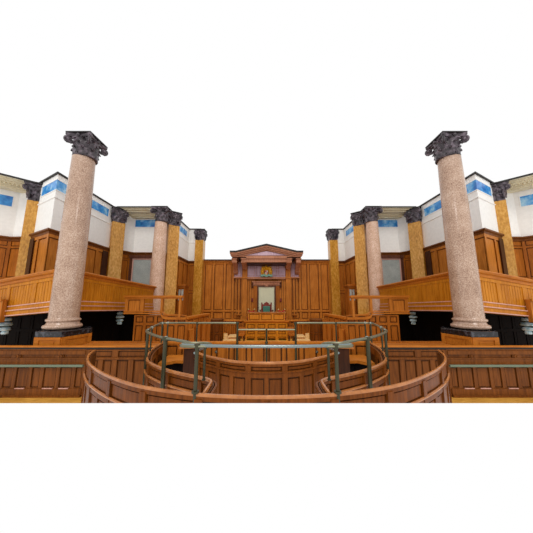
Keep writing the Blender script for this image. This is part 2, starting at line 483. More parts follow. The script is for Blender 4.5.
def granite_column(S, cx, cy, r, z0, ztop, caph, ha, label, mat, plinth=None):
    root = thing('granite_column', label, 'column', (S*cx, cy, 0), 'round granite columns')
    zt = ztop-caph; zb = z0
    prof = []
    for i in range(13):
        t = i/12; prof.append((r*(1.07-.14*t**2.2), zb+.26+(zt-zb-.26)*t))
    MB(S).lathe(prof, (cx, cy), 48).build('shaft', mat, root, smooth=True)
    b = MB(S)
    pr = []
    for (rc, zc, rr) in ((1.2, .06, .05), (1.1, .2, .035)):
        for i in range(7):
            q = -math.pi/2+math.pi*i/6; pr.append((r*rc+rr*math.cos(q), zb+zc+rr*math.sin(q)*.98))
    pr.append((r*1.06, zb+.26))
    b.lathe([(r*1.0, zb)]+pr, (cx, cy), 48).build('base', mat, root, smooth=True)
    c = MB(S); capital(c, cx+.03, cy, zt, ztop, r*.92, ha, 0, False, 8); c = c.build('capital', 'bronze', root, smooth=True)
    MB(S).box(cx+.03-ha*.96, cx+.03+ha*.96, cy-ha*.96, cy+ha*.96, ztop, ztop+.03).build('coping', 'black', c)
    
    if plinth:
        poly, zs, zw = plinth
        MB(S).prism(poly, zs, z0).build('plinth_slab', 'marble_black', root, bevel=.01)
        pp = Path(list(poly)+[poly[0]])
        ins = Path([( (x-cx)*.97+cx, (y-cy)*.97+cy) for x, y in list(poly)+[poly[0]]])
        t = MB(S); t.prism([( (x-cx)*.97+cx, (y-cy)*.97+cy) for x, y in poly], 0, zs)
        for i in range(len(poly)):
            a, bb = ins.S[i], ins.S[i+1]
            for (u0, u1, za, zb_) in ((a, bb, zs-.06, zs), (a, a+.09, 0, zs-.06), (bb-.09, bb, 0, zs-.06), (a+.09, bb-.09, zs-.34, zs-.26)):
                q = Path([ins.P[i], ins.P[i+1]]); t.strip(q, u0-a, u1-a, 0, .02, za, zb_)
            q = Path([ins.P[i], ins.P[i+1]]); t.strip(q, .14, q.L-.14, 0, .012, zs-.22, zs-.10)
        t.build('pedestal', 'shelf', root)
    else:
        MB(S).prism([(cx+x*r*1.3, cy+y*r*1.3) for x, y in ((-1, -1), (1, -1), (1, 1), (-1, 1))], 0, z0).build('pedestal', 'brown', root)
    return root

for S, side in SIDES:
    cx, cy = -4.725, 5.44
    poly = [(-4.85, 4.93), (-4.29, 4.93), (-4.17, 5.62), (-4.4, 5.92), (-4.9, 5.92), (-5.12, 5.42)]
    zb = zat(330.5, 5.1); zs = zat(337.5, 4.93)
    granite_column(S, cx, cy, .262, zb, 4.14+EYE, .55, .325, 'large pink granite column in front of the %s gallery, on black slab and wooden pedestal' % side, 'granite', (poly, zs, 0))
    granite_column(S, -4.73, 9.85, .27, .9, CORN-.10, .62, .37, 'slim polished pink granite column at the far end of the %s gallery' % side, 'granite2')
    pilaster(S, -6.80, 10.0, .25, 52, 'ochre marble pilaster on the %s wall between white window bay and recess with frosted door' % side)
    pilaster(S, -8.22, 7.83, .25, 30, 'ochre marble pilaster nearest the %s edge of the photo, beyond the gallery front' % side, ha=.37)
    pilaster(S, -4.46, 10.45, .25, 40, 'ochre marble pilaster directly behind the slim granite column on the %s' % side)
    pilaster(S, -3.9, 13.1, .235, 0, 'ochre marble pilaster against the back panelling on the %s of the canopy' % side, capz=.62)

# ------------------------------------------------------------------ galleries
galleries = {}
for S, side in SIDES:
    root = thing('gallery_front', 'orange slatted oak gallery front on the %s, sloping down behind the big column' % side, 'balcony', (S*-4.72, 5.35, 0))
    galleries[S] = root
    pr = Path([(-4.72, 5.3), (-4.72, 9.62)])
    za = at(84.5, 272.3, 5.85).z; zb = at(155.7, 286.3, 9.55).z
    top = lambda s: za+(zb-za)*(s-(5.88-5.3))/(9.55-5.88)
    ba = at(85, 311.5, 5.88).z; bb = at(124.5, 310.8, 7.55).z
    bot = lambda s: ba+(bb-ba)*(s-(5.88-5.3))/(7.55-5.88)
    pl = Path([(-7.6, 5.95), (-4.72, 5.3)])
    zl = at(0, 282, 5.86).z; zc = top(0); bl = at(4, 318.2, 5.82).z; bc = bot(0)
    sx = lambda x: (x+7.6)/(2.88)*pl.L
    s0l = sx(-6.9)
    topl = lambda s: zc+(zl-zc)*(pl.L-s)/(pl.L-s0l)
    botl = lambda s: bc+(bl-bc)*(pl.L-s)/(pl.L-s0l)
    for p, tp, bt, s0, s1, nb in ((pr, top, bot, 0, pr.L, 5), (pl, topl, botl, s0l-.25, pl.L, 3)):
        f = MB(S)
        def L(fr0, fr1): return lambda s: (bt(s)+(tp(s)-bt(s))*fr0, bt(s)+(tp(s)-bt(s))*fr1)
        f.strip(p, s0, s1, -.1, 0, 0, 0, L(0, .97))
        # framing
        f.strip(p, s0, s1, 0, .03, 0, 0, L(.76, .86)); f.strip(p, s0, s1, 0, .05, 0, 0, L(.86, .9))
        f.strip(p, s0, s1, 0, .03, 0, 0, L(.16, .25)); f.strip(p, s0, s1, 0, .05, 0, 0, L(.03, .12))
        f.strip(p, s0, s1, 0, .065, 0, 0, L(.12, .14))
        # beaded boards
        n = int((s1-s0)/.085)
        for i in range(n):
            a = s0+(s1-s0)*i/n; f.strip(p, a+.006, a+(s1-s0)/n-.006, 0, .014, 0, 0, L(.25, .76))
        for i in range(nb+1):
            c = s0+(s1-s0)*i/nb; f.strip(p, max(s0, c-.05), min(s1, c+.05), 0, .028, 0, 0, L(.16, .8))
        f.build('slatted_front', 'gallery', root)
        c = MB(S)
        rings = []
        for s in p.stops(s0, s1):
            z = tp(s)
            rings.append([(*p.pos(s, n), z+dz) for n, dz in ((-.14, 0), (-.14, -.06), (0, -.16), (.05, -.15), (.06, -.09), (.1, -.07), (.12, -.03), (.1, 0))])
        c.loft(rings); c.build('top_rail', 'shelf', root)
        t = MB(S)
        for fr in (.02, .145, .255):
            t.strip(p, s0, s1, .0, .075 if fr < .2 else .045, 0, 0, L(fr-.012, fr+.012))
        t.build('bead_moulding', 'pinkframe', root)
    # soffit under the gallery
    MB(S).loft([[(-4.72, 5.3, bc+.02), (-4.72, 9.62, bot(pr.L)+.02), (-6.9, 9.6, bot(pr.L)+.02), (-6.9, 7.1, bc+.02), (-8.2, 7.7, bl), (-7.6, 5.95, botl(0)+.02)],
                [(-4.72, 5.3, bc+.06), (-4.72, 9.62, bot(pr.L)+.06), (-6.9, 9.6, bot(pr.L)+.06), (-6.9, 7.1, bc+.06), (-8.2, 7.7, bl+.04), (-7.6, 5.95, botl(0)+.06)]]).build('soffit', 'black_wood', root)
    # panelled wall beneath, its shade painted in near-black
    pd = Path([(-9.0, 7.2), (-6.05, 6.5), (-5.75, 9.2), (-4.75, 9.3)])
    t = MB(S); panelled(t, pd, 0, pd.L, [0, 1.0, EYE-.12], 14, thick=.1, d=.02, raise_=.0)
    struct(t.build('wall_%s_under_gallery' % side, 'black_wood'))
    # hanging glass lamps under the gallery
    for px, py, Y, word in ((120, 317.5, 7.9, 'by the lower balustrade'), (6, 325, 5.95, 'at the photo edge')):
        c = at(px, py, Y); zt = c.z+.32
        r = thing('pendant_lamp', 'pale blue tiered glass lamp under the %s gallery, %s' % (side, word), 'lamp', (S*c.x, c.y, c.z-.28), 'glass lamps under the galleries')
        g = MB(S)
        for k, (rr, dz) in enumerate(((.10, .15), (.13, .03), (.11, -.09), (.075, -.18))):
            g.lathe([(.03, c.z+dz+.05), (rr*.8, c.z+dz+.03), (rr, c.z+dz-.015), (rr*.85, c.z+dz-.045), (.03, c.z+dz-.03)], (c.x, c.y), 20)
        g.build('glass_shade', 'lamp_glass', r, smooth=True)
        MB(S).tube([(c.x, c.y, c.z-.2), (c.x, c.y, zt+.1)], .015).build('stem', 'post', r)

# ------------------------------------------------------------------ lower balustrade and jury box front
for S, side in SIDES:
    YJ = 7.0
    z1 = zat(295.5, YJ); z0 = zat(313.5, YJ); xa = xat(125, YJ, 305); xb = xat(181, YJ, 305)
    root = thing('balustrade', 'open-framed oak balustrade above the panelled box below the %s gallery' % side, 'balustrade', ((xa+xb)/2*S, YJ, z0))
    X = lambda p: xat(p, YJ, 305)
    t = MB(S)
    t.box(xa-.03, xb+.05, YJ-.07, YJ+.09, z1-.06, z1).box(xa-.01, xb+.02, YJ-.04, YJ+.06, z1-.1, z1-.06)
    t.build('top_rail', 'shelf', root)
    t = MB(S)
    for a, b in ((X(125.5), X(126.8)), (X(142), X(144)), (X(161), X(163.2)), (X(179), X(181))):
        t = MB(S); t.box(a, b, YJ-.03, YJ+.05, z0 if b < X(165) else zat(318, YJ), z1-.08); t.build('post', 'wall', root)
    t = MB(S)
    pj = Path([(X(126.8), YJ), (X(142), YJ)])
    panelled(t, pj, 0, pj.L, [z0, z1-.08], 1, thick=.04, d=.025, stile=.09, rail=.09, raise_=.0); t.build('panel', 'wall', root)
    t = MB(S)
    # bottom rail dropping in a curve beyond the third post
    for yy, th in ((311.2, .035), (313.3, .04)):
        t.box(xa, X(162), YJ-.05, YJ+.06, zat(yy, YJ)-th/2, zat(yy, YJ)+th/2)
    ctr = [(X(162), zat(313.3, YJ)), (X(162.6), zat(315.5, YJ)), (X(164.5), zat(317.3, YJ)), (X(168), zat(318.2, YJ)), (X(181), zat(318.4, YJ)), (X(187), zat(318.4, YJ))]
    t.loft([[(x, YJ-.05, z-.035), (x, YJ+.06, z-.035), (x, YJ+.06, z+.035), (x, YJ-.05, z+.035)] for x, z in ctr])
    t.loft([[(x, YJ-.02, z+.05), (x, YJ+.04, z+.05), (x, YJ+.04, z+.09), (x, YJ-.02, z+.09)] for x, z in [(X(163.5), zat(311, YJ))]+[(a+.02, b+.03) for a, b in ctr[1:5]]])
    t.build('bottom_rail', 'shelf', root)
    # outer twin at the very edge of the photo: only its end block shows
    xa2 = xat(6, 5.6, 312); t = MB(S)
    p2 = Path([(xa2-1.2, 5.66), (xa2, 5.6)])
    t.strip(p2, 0, p2.L, 0, .1, zat(322, 5.6), zat(301, 5.6)); t.strip(p2, 0, p2.L, -.02, .14, zat(301, 5.6), zat(299.5, 5.6))
    t.strip(p2, .05, p2.L-.1, .1, .115, zat(319, 5.6), zat(305, 5.6))
    t.build('end_panel', 'wall', galleries[S])
    # panelled box front underneath
    root = thing('jury_box', 'panelled oak box front under the open balustrade, %s of the dock' % side, 'jury box', (S*-3.3, YJ, 0))
    pb = Path([(X(135.5), YJ+.02), (X(187), YJ+.02), (xat(209, 9.0), 9.0)])
    sB = pb.S[1]
    t = MB(S)
    zt = zat(315, YJ)
    panelled(t, pb, 0, sB, [0, zat(343, YJ), zat(324, YJ), zt], 5, thick=.08, d=.03, stile=.09, rail=.08)
    zt2 = zat(319, YJ)
    t.build('front_panel', 'mid', root)
    t = MB(S)
    panelled(t, pb, sB, pb.L, [0, zat(343, YJ), zt2], 4, thick=.08, d=.03, stile=.09, rail=.08)
    for k in range(4):       # stepped pew ends against it
        s = sB+.15+k*.5; t.strip(pb, s, s+.32, .02, .1, 0, .95+.07*k)
    t.build('side_panel', 'wall', root)
    t = MB(S); t.strip(pb, sB-.02, pb.L, -.1, .08, zt2, zt2+.06); t.build('top_rail', 'shelf', root)
    # doorcase behind
    p1 = Path([(-4.58, 9.0), (-4.58, 9.9)])
    t = MB(S)
    x0, x1 = xat(178.5, 10.9, 290), xat(184.5, 10.9, 290)
    zc = zat(284.5, 10.9)
    t.box(x0-.05, x1+.12, 10.75, 11.3, zc-.08, zc).box(x0-.02, x1+.06, 10.8, 11.3, zc-.16, zc-.08).box(x0, x1+.02, 10.86, 11.3, .0, zc-.16)
    root = thing('cabinet', 'narrow oak cupboard with moulded cornice and pale panes behind the %s balustrade' % side, 'cupboard', (S*(x0+x1)/2, 11, 0))
    t.build('case', 'mid', root)
    t = MB(S); wv = (x1-x0)
    t.box(x0+wv*.12, x0+wv*.44, 10.83, 10.86, zc-.75, zc-.24).box(x0+wv*.58, x0+wv*.9, 10.83, 10.86, zc-.75, zc-.24); t.build('pane', 'frost', root)

# ------------------------------------------------------------------ front partitions with metal rail
YP = 4.75
for S, side in SIDES:
    root = thing('partition', 'long panelled oak partition with a green metal rail along the %s front' % side, 'partition', (S*-4.2, YP, 0))
    x0 = -6.0; x1 = -1.95; xm = xat(85, YP, 370)
    p = Path([(x0, YP), (x1, YP)]); sm = xm-x0
    Z = lambda y: zat(y, YP)
    t = MB(S)
    c = [x-x0 for x in [xat(q, YP, 370) for q in (-23.5, -1.5, 4, 16.5, 31.8, 43.5, 59.5, 75)]]
    t2 = [0]+[q for q in c]+[sm]
    rows = [Z(388), Z(366)]
    panelled(t, p, 0, sm, rows, 0, thick=.1, d=.03, stile=.07, rail=.03, raise_=.015, margin=.02, cols=t2)
    t.strip(p, 0, sm, -.1, .05, 0, Z(388)); t.strip(p, 0, sm, -.1, .07, 0, Z(394))
    t.strip(p, 0, sm, -.1, .03, Z(366), Z(358)); t.strip(p, 0, sm, -.1, .0, Z(358), Z(354))
    t.strip(p, 0, sm, 0, .04, Z(358.6), Z(357.6)); t.strip(p, 0, sm, -.1, .045, Z(354), Z(350.5)); t.strip(p, 0, sm, -.1, .02, Z(350.5), Z(349))
    # plain right-hand stretch
    cc = [sm+.02]+[xat(q, YP, 370)-x0 for q in (100.5, 114.5, 131)]+[p.L]
    panelled(t, p, sm, p.L, [Z(358), Z(349.4)], 0, thick=.1, d=.03, stile=.12, rail=.05, raise_=.012, margin=.02, cols=[sm+.02, cc[2], p.L])
    panelled(t, p, sm, p.L, [0, Z(391), Z(358)], 0, thick=.1, d=.03, stile=.1, rail=.06, raise_=.015, margin=.03, cols=cc)
    t.strip(p, sm, p.L, 0, .05, Z(358.8), Z(357.2))
    t.build('panelling', 'brown', root)
    t = MB(S); t.strip(p, 0, p.L, -.1, .01, Z(349.2), Z(347.2)); t.build('black_groove', 'black', root)  # black recessed strip under the top rail
    t = MB(S); t.strip(p, 0, p.L, -.06, .035, Z(347.2), Z(345.8)); t.build('top_rail', 'shelf', root, bevel=.006)
    # deeper ledge on the dock side
    t = MB(S); xl = xat(78, YP, 343); t.strip(p, xl-x0, p.L, -.34, -.06, Z(347.2)+.0, Z(345.8)-.002); t.strip(p, xl-x0, p.L, -.38, -.34, Z(347.2), Z(345.8)+.025); t.build('ledge', 'mid', root)
    for px in (17, 60, -26):
        cxx = xat(px, YP, 356); czz = Z(356.2); t = MB(S)
        for rr, y0, y1 in ((.085, -.018, 0), (.06, -.03, -.015), (.025, -.042, -.028)):
            t.prism_y([(cxx+rr*1.1*math.cos(q*math.pi/8), czz+rr*.75*math.sin(q*math.pi/8)) for q in range(16)], YP+y0, YP+y1)
        t.build('roundel', 'brown', root)
    t = MB(S); zr = Z(364.2); t.tube([(x0, YP-.12, zr), (xm+.05, YP-.12, zr)], .026, 10)
    t.build('handrail', 'green_rail', root, smooth=True)
    t = MB(S)
    for q in (-10, 38, 80):
        xx = xat(q, YP, 364); t.tube([(xx, YP, zr-.02), (xx, YP-.12, zr)], .014, 6)
    t.build('rail_bracket', 'post', root)
    t = MB(S)
    for a, b in zip(t2[1:], t2[2:]):
        if b-a > .3: t.strip(p, a+.06, b-.06, 0, .05, Z(388.2), Z(387.3))
    t.build('sill_highlight', 'pinkframe', root)  # pale pink strips paint the highlights along the sill

# ------------------------------------------------------------------ the dock
ZR = EYE-.78
def rail_cap(path, side=1, w=.03, z=ZR, h=.035):
    t = MB(side); t.profile(path, 0, path.L, [(-w, z-h), (-w*.95, z-.006), (-w*.6, z+.004), (w*.6, z+.004), (w*.95, z-.006), (w, z-h), (w*.6, z-h-.012), (-w*.6, z-h-.012)])
    return t
lp = [(-2.75, 3.75), (-2.62, 3.48), (-2.47, 3.25), (-2.26, 3.0), (-1.99, 2.75), (-1.72, 2.54), (-1.42, 2.34), (-1.15, 2.2), (-.83, 2.09), (-.45, 2.005), (0, 1.975)]
full = lp+[(-x, y) for x, y in lp[-2::-1]]
po = Path(full, 4); po = Path([po.pos(s, -.03) for s in po.S])
root = thing('curved_bench_front', 'nearest curved panelled oak bench front sweeping across the foreground', 'bench front', (0, 1.97, 0))
def dock_panels(t, p, n, fb=.15, z=ZR):
    s0, s1 = 0, p.L
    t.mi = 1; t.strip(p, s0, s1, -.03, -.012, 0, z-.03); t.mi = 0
    t.strip(p, s0, s1, -.012, .012, z-.055, z-.02)
    t.strip(p, s0, s1, -.012, .014, z-fb-.075, z-fb); t.strip(p, s0, s1, -.012, .02, 0, .14)
    for i in range(n+1):
        c = s0+(s1-s0)*i/n; w = .035
        t.strip(p, max(s0, c-w), min(s1, c+w), -.012, .02, 0, z-.04)
        if i < n:
            c1 = s0+(s1-s0)*(i+1)/n
            t.strip(p, c+w+.018, c1-w-.018, -.012, .0, z-fb+.015, z-.07)
            m_ = (c+c1)/2; t.strip(p, m_-.028, m_+.028, -.012, .012, .1, z-fb-.07)
            for a, b in ((c+w+.03, m_-.055), (m_+.055, c1-w-.03)): t.strip(p, a-.012, b+.012, -.012, .0, .17, z-fb-.10)
def dock_bead(p, side=1, fb=.15, z=ZR):
    return MB(side).profile(p, 0, p.L, [(.012, z-fb-.02), (.028, z-fb-.014), (.028, z-fb-.004), (.012, z-fb+.004)])
t = MB(); dock_panels(t, po, 12, .19); t.build('panelling', 'bench', root, clip=True)
hl = Path([(a.x, a.y) for a in po.P[:len(po.P)//2+1]])
for S in (1, -1): dock_bead(hl, S, .19).build('bead_moulding', 'cap', root, clip=True)
rail_cap(po, 1, .014, h=.014).build('top_rail', 'cap', root, smooth=True, clip=True)
# inner pods
ip = [(-1.94, 4.42), (-1.84, 3.82), (-1.65, 3.3), (-1.48, 3.04), (-1.25, 2.83), (-1.06, 2.69), (-.81, 2.55), (-.65, 2.47), (-.57, 2.41), (-.535, 2.33), (-.535, 2.07)]
for S, side in SIDES:
    pi = Path(ip, 4)
    root = thing('dock_pen', 'curved oak pen wall inside the %s half of the railed dock' % side, 'pen wall', (S*-1.3, 3.2, 0))
    t = MB(S); dock_panels(t, pi, 6, .15); t.build('panelling', 'bench', root, clip=True)
    dock_bead(pi, S, .15).build('bead_moulding', 'cap', root, clip=True)
    rail_cap(pi, S, .015, h=.018).build('top_rail', 'cap', root, smooth=True)
    t = MB(S)      # inner face panels
    pin = Path([(a.x, a.y) for a in reversed([pi.pos(s, -.04) for s in pi.S])])
    for i in range(7):
        c = pin.L*i/6; t.strip(pin, max(0, c-.05), min(pin.L, c+.05), 0, .02, .1, ZR-.04)
    t.strip(pin, 0, pin.L, 0, .02, ZR-.14, ZR-.03); t.strip(pin, 0, pin.L, 0, .02, ZR-.5, ZR-.42)
    t.build('inner_framing', 'bench', root, clip=True)
    # shelf seat; a solid near-black box paints the shade below it
    zs = EYE-1.0
    root = thing('plank_bench', 'oak plank seat over a painted dark opening inside the %s pen of the dock' % side, 'seat', (S*-1.5, 4.15, 0))
    t = MB(S); t.prism([(-1.80, 4.40), (-1.16, 4.40), (-1.16, 3.96), (-1.52, 4.0), (-1.66, 3.84), (-1.74, 3.84)], zs-.045, zs); t.build('seat_board', 'shelf', root)
    t = MB(S); t.prism([(-1.80, 4.40), (-1.18, 4.40), (-1.18, 4.08), (-1.50, 4.1), (-1.68, 3.95)], .0, zs-.05); t.build('seat_void_shade', 'black_wood', root, clip=True)
    # ledge on the pen divider
    zd = EYE-.72
    def g(px, py):
        a = at(px, py, 1)-Vector((0, 0, EYE)); a = a*((zd-EYE)/a.z); return (a.x, a.y)
    root = thing('divider_ledge', 'small pale oak ledge on the divider between %s pen and central dock' % side, 'ledge', (S*-1.25, 3.6, 0))
    t = MB(S); t.prism([g(178.8, 347.5), g(186, 343.5), g(196.5, 341.8), g(197, 346.5)], zd-.025, zd); t.build('board', 'cap', root)
    t = MB(S); q0, q1, q2, q3 = g(184, 346.8), g(189, 343.8), g(196, 342.6), g(196, 346.2); t.prism([q0, q1, q2, q3], 0, zd-.025); t.build('pedestal', 'dark', root, clip=True)
# centre curved wall
cp = [(-1.22, 4.42), (-1.17, 3.92), (-1.07, 3.66), (-.97, 3.52), (-.8, 3.36), (-.48, 3.14), (-.22, 3.06), (0, 3.04)]
pc = Path(cp+[(-x, y) for x, y in cp[-2::-1]], 4)
root = thing('central_dock_front', 'bowed oak dock front in the centre, behind the long steel rail', 'dock front', (0, 3.04, 0))
t = MB(); dock_panels(t, pc, 9, .115); t.build('panelling', 'bench', root, clip=True)
dock_bead(pc, 1, .115).build('bead_moulding', 'bench', root, clip=True)
rail_cap(pc, 1, .015, h=.018).build('top_rail', 'cap', root, smooth=True)
# straight back partition
pk = Path([(-1.97, 4.5), (1.97, 4.5)])
root = thing('low_partition', 'straight low oak partition across the back of the dock, with little doors', 'partition', (0, 4.5, 0))
t = MB(); panelled(t, pk, 0, pk.L, [.0, .14, ZR-.42, ZR-.04], 12, thick=.06, d=.025, stile=.07, rail=.06); t.build('panelling', 'mid', root, clip=True)
rail_cap(pk, 1, .03).build('top_rail', 'shelf', root)
for S in (1, -1):
    a = at(216, 352, 4.42); t = MB(S); t.tube([(a.x, 4.5, a.z), (a.x, 4.44, a.z)], .012).ball((a.x, 4.43, a.z), .028); t.build('door_knob', 'knob', root, smooth=True)

# metal rails round the dock: one welded railing
HR = EYE-.43
root = thing('dock_railing', 'green and steel metal railing ringing the dock on slender posts', 'railing', (0, 3.2, 0))
def rail3(pts, z, smooth=5):
    p = Path(pts, smooth); return [(a.x, a.y, z) for a in p.P]
for S, side in SIDES:
    pts = [(-.54, 4.42), (-1.31, 4.42), (-1.83, 4.42), (-1.93, 4.38), (-1.96, 4.28), (-1.79, 3.64), (-1.68, 3.29), (-1.44, 2.97), (-1.18, 2.7), (-.99, 2.57), (-.77, 2.39), (-.7, 2.25)]
    MB(S).tube(rail3(pts, HR), .017, 8).build('side_rail', 'rail', root, smooth=True)
    # oval return of the front rail
    zf = EYE-.393
    lpz = [(-.5, 2.06), (-.62, 2.05), (-.72, 2.06), (-.765, 2.12), (-.735, 2.2), (-.62, 2.225), (-.54, 2.2), (-.495, 2.12), (-.5, 2.06)]
    MB(S).tube(rail3(lpz, zf-.005, 4), .012, 8).build('rail_return', 'rail', root, smooth=True)
    a = at(205, 347, 2.38); b = at(197, 351.5, 2.12)
    MB(S).tube([a, b, at(194.5, 353, 2.05)], .010, 8).build('short_rail', 'steel', root, smooth=True)
    def post(x, y, z1, z0, r, nm='post'):
        t = MB(S); t.tube([(x, y, z0), (x, y, z1)], r, 10).tube([(x, y, z1-.02), (x, y, z1+.018)], r*1.5, 10)
        t.build(nm, 'post', root, smooth=True, clip=True)
    post(-.602, 2.06, zf, .5, .017)
    post(a.x, 2.38, a.z, ZR, .013)
    post(-1.66, 3.29, HR, .0, .019); post(-1.79, 3.66, HR, .0, .012)
    post(-1.142, 2.67, HR, .0, .023)
    post(-1.94, 4.36, HR, ZR-.3, .014); post(-1.86, 4.42, HR, ZR-.3, .012); post(-1.31, 4.42, HR, .3, .014); post(-.545, 4.40, HR, .0, .02)
    t = MB(S)
    for x, y in ((-1.66, 3.29), (-1.79, 3.66), (-1.142, 2.68), (-1.94, 4.36), (-1.86, 4.42)):
        t = MB(S); t.ball((x, y, HR), .026); t.build('collar', 'collar', root, smooth=True)
    t = MB(S); t.tube([(-.602, 2.06, ZR+.005), (-.602, 2.06, ZR+.02)], .032, 12); t.build('foot_plate', 'post', root, smooth=True)
    # small feet plate for the inner post
    t = MB(S); t.tube([(a.x, 2.38, ZR), (a.x, 2.38, ZR+.012)], .02, 10); t.build('foot_plate', 'post', root, smooth=True)
zl = zat(329.5, 4.42)
MB().tube([(-.545, 4.40, zl), (.545, 4.40, zl)], .015, 8).build('low_rail', 'rail', root, smooth=True)
t = MB(); t.tube([(0, 4.39, 0), (0, 4.39, zl+.02)], .018, 8).ball((0, 4.39, ZR+.0), .03); t.build('post', 'post', root, smooth=True, clip=True)
fr = Path([(-.74, 2.09), (-.4, 2.045), (0, 2.03), (.4, 2.045), (.74, 2.09)], 6)
MB().tube([(a.x, a.y, zf) for a in fr.P], .0135, 10).build('front_rail', 'steel', root, smooth=True)

# ------------------------------------------------------------------ witness boxes, steps, seats near the bench
for S, side in SIDES:
    YW = 9.4; cx = xat(214.5, YW, 330); r = xat(222, YW, 330)-cx
    zt = zat(320.5, YW)
    root = thing('witness_box', 'round-fronted oak witness box standing %s of the judge bench' % side, 'witness box', (S*cx, YW, 0))
    t = MB(S); t.lathe([(r, 0), (r, zt)], (cx, YW+r*.6), 32)
    pw = Path([(cx+r*math.cos(a), YW+r*.6+r*math.sin(a)) for a in [math.pi+math.pi*i/24 for i in range(25)]])
    panelled(t, pw, 0, pw.L, [0, .12, zt*.52, zt-.02], 4, thick=.01, d=.025, stile=.06, rail=.06, raise_=.012, margin=.03)
    t.build('drum', 'bench', root, smooth=True)
    MB(S).lathe([(r*.9, zt), (r*1.12, zt+.0), (r*1.14, zt+.03), (r*1.1, zt+.05), (r*.4, zt+.055)], (cx, YW+r*.6), 32).build('top_rail', 'brown', root, smooth=True)
    # steps
    xa = xat(221.5, 9.1, 338); xb = xat(237, 9.1, 338)
    root = thing('wooden_steps', 'low pale wooden steps between witness box and judge bench on the %s' % side, 'steps', (S*(xa+xb)/2, 9.3, 0))
    t = MB(S)
    z0 = zat(339, 9.1)
    for k in range(2):
        t.box(xa+.05+k*.14, xb, 9.1+k*.3, 10.0, z0-.06+k*.09-.02, z0+k*.09-.04)
    t.build('tread', 'pale', root)
    t = MB(S)
    t.box(xa+.02, xb, 9.13, 10.0, 0, z0-.07)
    t.box(xa+.22, xb, 9.43, 10.0, z0-.07, z0)
    t.build('riser', 'shelf', root)
    t = MB(S); x0 = xat(224, 9.5, 335); t.box(x0, x0+.14, 9.5, 9.56, 0, zat(333.5, 9.5)); t.build('newel', 'pale', root)
    # desk side wing: between steps and bench
    YV = 10.9
    x0 = xat(232, YV, 330); x1 = xat(246.3, YV, 330)
    root = thing('bench_wing', 'panelled oak wing with moulded top beside the judge bench, %s side' % side, 'panelling', (S*(x0+x1)/2, YV, 0))
    pv = Path([(xat(224, YV, 330), YV+.5), (x0-.02, YV+.5), (x1, YV+.5)])
    t = MB(S); panelled(t, pv, 0, pv.L, [0, .7, zat(322, YV)], 5, thick=.08, d=.03); t.build('panelling', 'mid', root)
    t = MB(S); t.strip(pv, 0, pv.L, -.1, .1, zat(322, YV), zat(320.8, YV)); t.build('top_rail', 'wall', root)
    # little seat
    xs0 = xat(238.6, 9.3, 335); xs1 = xat(244.5, 9.3, 335)
    root = thing('side_seat', 'small dark oak bench seat beside the steps, %s of the judge bench' % side, 'seat', (S*(xs0+xs1)/2, 9.4, 0))
    t = MB(S); t.box(xs0, xs1, 9.2, 9.6, zat(334, 9.3)-.06, zat(334, 9.3)); t.build('seat', 'mid', root)
    t = MB(S); t.box(xs0, xs1, 9.56, 9.62, zat(334, 9.3), zat(328, 9.3)); t.build('backrest', 'mid', root)
    for xx in (xs0+.01, xs1-.05):
        t = MB(S); t.box(xx, xx+.04, 9.22, 9.6, 0, zat(334, 9.3)-.06); t.build('leg', 'dark', root)

# judge bench
YJ1 = 11.2
root = thing('judge_bench', 'tall panelled oak judge bench in the centre under the canopy', 'judge bench', (0, YJ1, 0))
X = lambda p, y=320: xat(p, YJ1, y)
zt = zat(312.3, YJ1); zm = zat(321, YJ1)
xu = -X(248.2); xl = -X(246)
pu = Path([(-xu, YJ1), (xu, YJ1)])
t = MB(); panelled(t, pu, 0, pu.L, [zm, zt-.03], 3, thick=.45, d=.035, stile=.1, rail=.1, raise_=.015); t.build('upper_front', 'judge', root)
MB().box(-xu-.05, xu+.05, YJ1-.08, YJ1+.45, zt-.03, zt+.01).build('desk_top', 'cap', root)
pl_ = Path([(-xl, YJ1-.1), (xl, YJ1-.1)])
t = MB(); panelled(t, pl_, 0, pl_.L, [0, zat(339.5, YJ1), zat(335, YJ1), zat(329.5, YJ1), zm-.08], 4, thick=.5, d=.05, stile=.14, rail=.11, raise_=.02, margin=.03); t.build('lower_front', 'gallery', root)
t = MB(); t.profile(Path([(-xl-.08, YJ1-.1), (xl+.08, YJ1-.1)]), 0, 2*xl+.16, [(-.5, zm-.08), (.03, zm-.08), (.06, zm-.04), (.09, zm-.02), (.09, zm+.02), (-.5, zm+.02)]); t.build('moulding', 'shelf', root)

# judge chair
YC = 12.35
cz = zat(305.5, YC); w2 = -xat(262.4, YC, 310); zs = 1.0
root = thing('judge_chair', 'green leather chair with carved red mahogany frame behind the judge bench', 'chair', (0, YC, zs-.45))
t = MB(); zb = zat(313, YC)
crest = [(-w2-.06, zb-.3), (-w2-.06, zat(304.6, YC)), (-w2+.02, zat(304.3, YC)), (-w2+.1, zat(304.6, YC)), (-.15, zat(303.6, YC)), (-.07, zat(302.6, YC)), (0, zat(301.8, YC)), (.07, zat(302.6, YC)), (.15, zat(303.6, YC)), (w2-.1, zat(304.6, YC)), (w2-.02, zat(304.3, YC)), (w2+.06, zat(304.6, YC)), (w2+.06, zb-.3)]
t.prism_y(crest, YC, YC+.07)
for sx in (-1, 1): t.tube([(sx*(w2+.03), YC+.03, zs-.45), (sx*(w2+.03), YC+.03, zat(304.3, YC)+.03)], .035, 8).ball((sx*(w2+.03), YC+.03, zat(304.3, YC)+.05), .045)
t.build('back_frame', 'mahogany', root)
t = MB(); t.box(-w2+.03, w2-.03, YC-.05, YC, zs, zat(306, YC)); t.build('backrest', 'green_leather', root, bevel=.02)
t = MB(); t.box(-w2, w2, YC-.55, YC, zs-.08, zs); t.build('seat', 'green_leather', root, bevel=.02)
